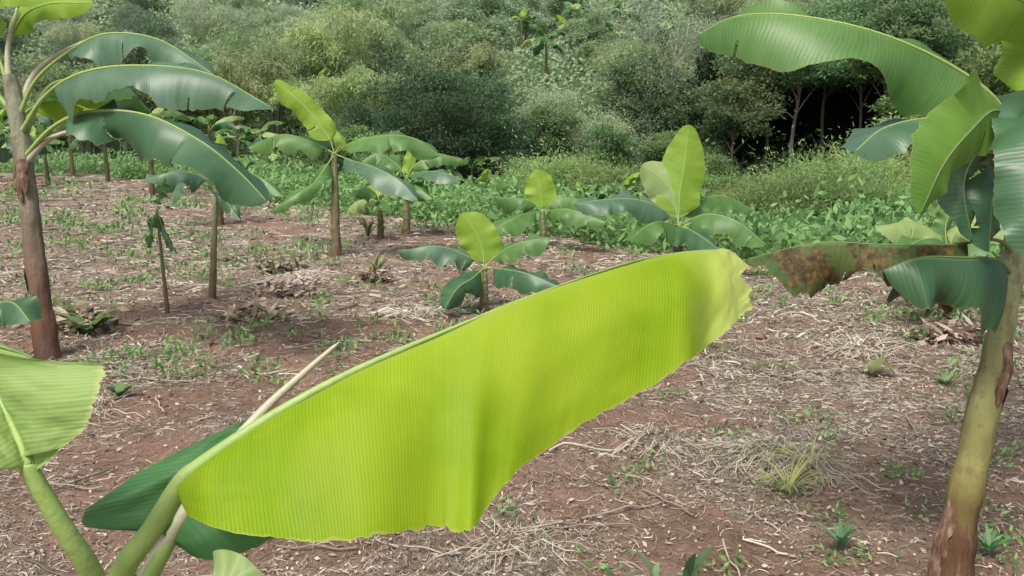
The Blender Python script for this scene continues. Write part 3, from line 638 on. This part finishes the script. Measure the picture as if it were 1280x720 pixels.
seedling(860, 752, 3, .19, .022, F_seed, "young broad-leaved seedling in bare soil", 2, 1.6)
seedling(772, 748, 3, .10, .018, F_seed, "young broad-leaved seedling in bare soil", 3, 1.2)
seedling(1050, 700, 22, .12, .008, F_seed, "bushy grey-green weed on the soil", 4, 1.1)
seedling(1235, 705, 18, .11, .009, F_seed, "bushy grey-green weed on the soil", 5, 1.0)
seedling(985, 625, 50, .25, .003, F_tuft, "yellow-green grassy weed in dry straw", 6, .6)
seedling(1010, 600, 40, .22, .003, F_tuft, "yellow-green grassy weed in dry straw", 16, .7)
seedling(960, 590, 30, .22, .003, F_tuft, "yellow-green grassy weed in dry straw", 17, .5)
seedling(1090, 470, 6, .18, .035, F_tuft, "low yellow-green broad-leaved weed in the straw", 7, .7)
seedling(1180, 480, 7, .12, .02, F_seed, "low broad-leaved weed in the straw", 8, .7)
seedling(110, 420, 9, .28, .05, F_weed, "low dark broad-leaved weed beside a banana stem", 9, .7)
seedling(470, 350, 14, .35, .02, F_olive, "tufted yellow-green weed on bare soil", 10, 1.2)
seedling(460, 300, 14, .5, .03, F_olive, "tufted yellow-green weed on bare soil", 11, 1.2)
seedling(150, 500, 9, .12, .03, F_weed, "low broad-leaved weed in the straw", 12, .7)
seedling(560, 440, 9, .14, .03, F_weed, "low broad-leaved weed in the straw", 13, .7)
q = np.random.default_rng(12)
for i in range(70):
    y = 2.8 * (14 / 2.8) ** q.random(); x = (q.random() * 2 - 1) * .6 * y; L = .2 + .07 * y * q.random(); a = q.random() * 3.14; z = float(gh(x, y))
    pts = []
    for t in np.linspace(-.5, .5, 6):
        xx, yy = math.cos(a) * L * t, math.sin(a) * L * t; pts.append((xx + q.normal() * .008, yy + q.normal() * .008, float(gh(x + xx, y + yy)) - z + .012 + q.random() * .015))
    V, F = tube(crom(pts, 12), .002 + .0006 * y, 6)
    o = obj('dry_stalk', qmesh('dry_stalk', V, F, F_straw, tint=np.full(len(F), .1 + .7 * q.random())), loc=(x, y, z)); top(o, "dry broken crop stalk lying on the soil", "stalk", "dry stalks strewn on the field")
for i, (a, bb, r) in enumerate([(365, 372, .35), (320, 402, .28), (350, 345, .3), (95, 415, .35), (1190, 430, .3), (470, 355, .2)]):
    p, d = hit(a, bb); n = 240; c = np.stack([q.normal(size=n) * r * .5, q.normal(size=n) * r * .35, np.abs(q.normal(size=n)) * .07], 1)
    V, F = cards(c, q.normal(size=(n, 3)) * [1, 1, .35], .14 * (.5 + q.random(n)), .05, q)
    o = obj('dead_leaf_heap', qmesh('dead_leaf_heap', V, F, F_litter, tint=q.random(n)), loc=(p.x, p.y, p.z + .03)); top(o, "small heap of brown dead leaves on the soil", "dead leaves", "heaps of dead leaves")

# ------------------------------------------------------------ woodland
def unit(q, n):
    v = q.normal(size=(n, 3)); return v / np.linalg.norm(v, axis=1, keepdims=True)
def limbs(H, ends, r, q, lean=.3, start=.3):
    top_ = np.array([lean * q.normal(), lean * q.normal(), H]); parts = []
    ax = crom([(0, 0, -.3), tuple(top_ * .35 + q.normal(size=3) * .16 * [1, 1, 0]), tuple(top_ * .7 + q.normal(size=3) * .2 * [1, 1, 0]), tuple(top_)], 14)
    parts.append(tube(ax, np.linspace(r, r * .35, 14), 7))
    for e_ in ends:
        f = min(.95, max(start, (e_[2] / H) * .65)); p0 = np.array([np.interp(f, np.linspace(0, 1, 14), ax[:, k_]) for k_ in range(3)])
        parts.append(tube(crom([tuple(p0), tuple((p0 + e_) / 2 + [0, 0, .15]), tuple(e_)], 7), np.linspace(r * .4, r * .08, 7), 5))
    return joinm(parts)
def t_broad(seed, H, Rr, nc, nl, L, W, fm, bm, zlo=.35, r=.12, lr=(.26, .42), spread=1.0, nlimb=10, start=.3, stray=.16):
    q = np.random.default_rng(seed); v = unit(q, nc); v[:, 2] = v[:, 2] * .9
    rad = (.3 + .8 * q.random(nc) ** .7)[:, None]; hz = H * (1 - zlo) / 2; zc = H - hz
    c = v * rad * [Rr, Rr, hz] + [0, 0, zc]; cr = Rr * (lr[0] + (lr[1] - lr[0]) * q.random(nc)); C, D, Tn = [], [], []
    for i in range(nc):
        u = unit(q, nl); u[:, 2] = np.where(u[:, 2] < -.3, -u[:, 2], u[:, 2]); rr_ = q.random(nl) ** .35 * (1 + stray * np.abs(q.normal(size=nl)) ** 1.5 * 1.6)
        p = c[i] + u * (cr[i] * rr_)[:, None] * [spread, spread, .7]
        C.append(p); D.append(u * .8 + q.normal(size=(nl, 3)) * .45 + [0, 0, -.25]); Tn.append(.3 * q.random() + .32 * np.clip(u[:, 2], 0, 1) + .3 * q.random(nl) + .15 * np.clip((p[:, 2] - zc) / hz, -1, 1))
    C, D, Tn = np.concatenate(C), np.concatenate(D), np.clip(np.concatenate(Tn), 0, 1)
    V, F = cards(C, D, L * (.6 + .8 * q.random(len(C))), W * (.6 + .8 * q.random(len(C))), q)
    Vt, Ft = limbs(H * .85, c[:nlimb], r, q, start=start)
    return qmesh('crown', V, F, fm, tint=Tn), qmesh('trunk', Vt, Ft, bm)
def t_feather(seed, H, n, fm, bm, per=150, L=.34, W=.05, out=.45):
    q = np.random.default_rng(seed); parts = []; C, D, Tn = [], [], []
    for i in range(n):
        a = q.random() * 6.28; h = H * (.65 + .4 * q.random()); o_ = h * out * (.4 + .8 * q.random()); b0 = np.array([math.cos(a), math.sin(a), 0]) * .3 * q.random(); d_ = np.array([math.cos(a), math.sin(a), 0])
        ax = crom([tuple(b0 + [0, 0, -.3]), tuple(b0 + d_ * o_ * .12 + [0, 0, h * .45]), tuple(b0 + d_ * o_ * .45 + [0, 0, h * .85]), tuple(b0 + d_ * o_ + [0, 0, h * .9]), tuple(b0 + d_ * o_ * 1.35 + [0, 0, h * .78])], 24)
        parts.append(tube(ax, np.linspace(.035, .008, 24), 5)); t = .25 + .75 * q.random(per) ** .8; tone = q.random() * .35
        p = np.stack([np.interp(t, np.linspace(0, 1, 24), ax[:, k_]) for k_ in range(3)], 1) + q.normal(size=(per, 3)) * .22
        C.append(p); D.append(d_ * .5 + q.normal(size=(per, 3)) * .6 + [0, 0, -.5]); Tn.append(tone + .45 * q.random(per) + .2 * t)
    C, D = np.concatenate(C), np.concatenate(D); V, F = cards(C, D, L * (.6 + .8 * q.random(len(C))), W, q); Vt, Ft = joinm(parts)
    return qmesh('crown', V, F, fm, tint=np.clip(np.concatenate(Tn), 0, 1)), qmesh('trunk', Vt, Ft, bm)
SP = {
 'broad': [t_broad(1100 + i, 5.0 + i * .4, 2.2, 34, 260, .24, .12, F_broad, B_brown, .2) for i in range(3)],
 'dark': [t_broad(1200 + i, 5.5 + i * .5, 2.4, 44, 280, .19, .07, F_dark, B_brown, .1) for i in range(3)],
 'deep': [t_broad(1250, 5.5, 2.4, 44, 240, .24, .12, F_hollow_shade, B_brown, .0)],
 'tall': [t_broad(1300 + i, 8.5 + i, 2.8, 30, 300, .25, .13, F_tall, B_brown, .5, .13) for i in range(2)],
 'sparse': [t_broad(1400 + i, 5.0 + i * .6, 1.9, 26, 70, .13, .06, F_grey, B_pale, .15, .04, (.3, .55), 1.2, 26, .08) for i in range(3)],
 'grey': [t_broad(1500 + i, 3.8, 2.3, 34, 270, .17, .07, F_grey, B_pale, .05, .08, (.26, .48)) for i in range(2)],
 'bamboo': [t_feather(1600 + i, 5.6, 42, F_bamboo, B_pale, 190, .34, .06) for i in range(2)],
 'olive': [t_broad(1700 + i, 1.5, 1.3, 46, 420, .10, .022, F_olive, B_brown, .05, .04, (.22, .42), stray=.35) for i in range(2)],
}
LAB = {'broad': "broadleaf tree with uneven mid-green crown on the slope", 'dark': "dense dark green bushy tree at the foot of the slope", 'deep': "dense tree painted blackish-green for the shade of the hollow", 'tall': "tall tree with bare trunk in the grove",
       'sparse': "slender pale-twigged bushy tree with thin foliage", 'grey': "grey-green scrubby tree on the slope", 'bamboo': "feathery yellow-green bamboo clump", 'olive': "fine-leaved olive green shrub at the field edge"}
NM = {'bamboo': ('bamboo_clump', 'bamboo', 'foliage', 'culms'), 'olive': ('shrub', 'shrub', 'foliage', 'branches')}
q = np.random.default_rng(77); cnt = [0]
def tree(kind, x, y, sc, zoff=0):
    cr, tr = SP[kind][cnt[0] % len(SP[kind])]; cnt[0] += 1
    nm, cat, cn, tn = NM.get(kind, ('tree', 'tree', 'crown', 'trunk'))
    e = bpy.data.objects.new(nm, None); COL.objects.link(e); e.location = (x, y, float(base_g(x, y)) + zoff); e.rotation_euler = (0, 0, q.random() * 6.28)
    s = sc * (.85 + .3 * q.random()); e.scale = (s, s, s * (.9 + .25 * q.random()))
    top(e, LAB[kind], cat, {'olive': "shrubs at the field edge", 'bamboo': "bamboo clumps on the slope"}.get(kind, "trees of the wooded slope"))
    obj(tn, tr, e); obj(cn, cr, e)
def at(px, d): return (px - 640) / 1108 * d, d
for px, d, kd, sc in [(500, 37, 'dark', .7), (555, 36, 'dark', .85), (610, 37, 'dark', .75), (455, 39, 'dark', .6), (580, 40, 'dark', .85), (535, 40, 'dark', .9), (645, 41, 'dark', .55),
                      (190, 44, 'dark', .9), (120, 45, 'broad', .9), (20, 46, 'broad', 1), (60, 47, 'broad', 1.0), (240, 47, 'broad', .9),
                      (300, 44, 'bamboo', .85), (350, 46, 'bamboo', .9), (395, 43, 'bamboo', .7), (270, 49, 'bamboo', .9), (420, 47, 'bamboo', .9), (470, 52, 'bamboo', .9),
                      (705, 27, 'olive', 1.5), (722, 28, 'olive', 1.2), (775, 44, 'sparse', .9), (805, 42, 'sparse', .9), (840, 43, 'sparse', .9), (812, 47, 'sparse', 1.1),
                      (690, 44, 'grey', .7), (740, 42, 'grey', .6), (870, 44, 'grey', .7), (780, 39, 'grey', .6), (830, 38, 'broad', .5), (760, 36, 'broad', .45), (800, 34, 'broad', .42), (850, 33, 'broad', .4),
                      (915, 36, 'tall', .62), (950, 37.5, 'tall', .68), (985, 36, 'tall', .66), (1025, 37.5, 'tall', .7), (1065, 36, 'tall', .68), (1105, 37, 'tall', .72), (1150, 36, 'tall', .7), (1200, 37, 'tall', .72), (1250, 36, 'tall', .7), (1100, 34, 'tall', .6),
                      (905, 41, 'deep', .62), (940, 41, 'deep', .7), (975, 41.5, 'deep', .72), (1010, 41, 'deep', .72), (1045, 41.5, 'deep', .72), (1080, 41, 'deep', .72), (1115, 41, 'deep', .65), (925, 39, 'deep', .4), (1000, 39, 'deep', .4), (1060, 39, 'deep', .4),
                      (1150, 43, 'dark', .7), (1200, 43, 'dark', .7), (1250, 42, 'dark', .7),
                      (1120, 28, 'broad', .55), (1170, 27, 'broad', .65), (1230, 26, 'broad', .7), (1280, 27, 'broad', .7), (1145, 32, 'broad', .7), (1215, 32, 'broad', .9), (890, 31, 'broad', .36), (935, 30, 'broad', .26), (980, 30, 'broad', .25), (1030, 31, 'broad', .26), (1080, 30, 'broad', .32),
                      (925, 20.5, 'olive', .9), (970, 19.0, 'olive', .95), (1015, 18.5, 'olive', 1.05), (1065, 18.5, 'olive', 1.05), (1110, 18.8, 'olive', .95), (1000, 21, 'olive', 1.1), (1045, 21, 'olive', 1.15), (1160, 18, 'olive', .8), (955, 23, 'olive', 1.1), (1090, 22, 'olive', 1.2),
                      (440, 32, 'broad', .4), (480, 31, 'broad', .45), (400, 34, 'broad', .4), (860, 25, 'broad', .35), (780, 26, 'broad', .32), (640, 27, 'broad', .3), (750, 24, 'broad', .28), (900, 24, 'broad', .3)]:
    x, y = at(px, d); tree(kd, x, y, sc)
yy = 43.0
while yy < 92:
    st = 3.7 + (yy - 40) * .03; xx = -.74 * yy
    while xx < .74 * yy:
        x, y = xx + q.normal() * 1.1, yy + q.normal() * 1.1; px = 640 + x / y * 1108
        if px < 250: k_ = q.choice(['dark', 'broad', 'broad', 'bamboo'])
        elif px < 450: k_ = q.choice(['bamboo', 'bamboo', 'broad', 'grey'])
        elif px < 650: k_ = q.choice(['grey', 'broad', 'bamboo', 'broad', 'bamboo'])
        elif px < 880: k_ = q.choice(['grey', 'sparse', 'broad', 'bamboo', 'broad'])
        else: k_ = q.choice(['broad', 'broad', 'dark', 'bamboo', 'broad'])
        if not (600 < px < 730 and 46 < y < 66 and q.random() < .7): tree(k_, x, y, (.42 + .38 * q.random()), 0)
        xx += st
    yy += st * 1.15
rng = np.random.default_rng(19)
n = 150000; y = 13 + 80 * rng.random(n) ** 1.35; x = (rng.random(n) * 2 - 1) * .74 * y
kx = (y > edge_y(x) + .4 * rng.normal(size=n)); x, y = x[kx], y[kx]; n = len(x)
hh = (.25 + 1.5 * fbm(x * .5, y * .5, 71, 3) ** 1.5 * sm(0, 8, y - edge_y(x)) + .4 * fbm(x * 1.3, y * 1.3, 73, 2))
hz = rng.random(n); z = base_g(x, y) + hh * hz
V, F = cards(np.stack([x, y, z], 1), rng.normal(size=(n, 3)) + [0, 0, .3], .10 + .0035 * y, .05 + .0025 * y, rng)
tn = np.clip(.4 * hz + .35 * rng.random(n) + .4 * fbm(x * .4, y * .4, 75, 2), 0, 1)
o = obj('undergrowth', qmesh('undergrowth', V, F, F_under, tint=tn)); top(o, "tangled green undergrowth covering the slope", "undergrowth"); o["kind"] = "stuff"
n = 50000; x = -22 + 36 * rng.random(n); y = edge_y(x) - .8 + 6.5 * rng.random(n) ** 1.2; dd = y - edge_y(x)
cl = fbm(x * 1.2, y * 1.2, 81, 2); kx = rng.random(n) < sm(.3, .5, cl + .12 * dd); x, y, cl, dd = x[kx], y[kx], cl[kx], dd[kx]; n = len(x)
z = base_g(x, y) + rng.random(n) * (.15 + (.65 + .3 * np.clip(dd, 0, 4)) * cl)
V, F = cards(np.stack([x, y, z], 1), rng.normal(size=(n, 3)) + [0, 0, .2], .15 * (.5 + 1.2 * rng.random(n)), .08, rng)
o = obj('weed_belt', qmesh('weed_belt', V, F, F_weed, tint=rng.random(n) * .7 + .3 * cl)); top(o, "leafy green weeds along the field edge", "weeds"); o["kind"] = "stuff"

# ------------------------------------------------------------ light and camera
w = bpy.data.worlds.new("World"); scene.world = w; w.use_nodes = True; nt = w.node_tree
sk = nt.nodes.new('ShaderNodeTexSky'); sk.sky_type = 'NISHITA'; sk.sun_disc = False
EL, AZ = math.radians(56), math.radians(205)   # azimuth measured clockwise from +Y
sk.sun_elevation = EL; sk.sun_rotation = AZ; sk.dust_density = 5; sk.air_density = 1.0
nt.links.new(sk.outputs[0], nt.nodes['Background'].inputs[0]); nt.nodes['Background'].inputs[1].default_value = .15
sun = bpy.data.lights.new('sun', 'SUN'); sun.energy = 3.1; sun.angle = math.radians(18); sun.color = (1, .97, .91)
so = bpy.data.objects.new('sun', sun); COL.objects.link(so)
dv = Vector((math.sin(AZ) * math.cos(EL), math.cos(AZ) * math.cos(EL), math.sin(EL)))
so.rotation_euler = dv.to_track_quat('Z', 'Y').to_euler()
cam = bpy.data.cameras.new('camera'); co = bpy.data.objects.new('camera', cam); COL.objects.link(co)
cam.sensor_width = 36; cam.lens = 1108 / 1280 * 36; cam.clip_end = 600; cam.clip_start = .05
co.location = (0, 0, CAMH); co.rotation_euler = (math.pi / 2 - PITCH, 0, 0); scene.camera = co
scene.view_settings.view_transform = 'Standard'; scene.view_settings.look = 'None'; scene.view_settings.exposure = 0
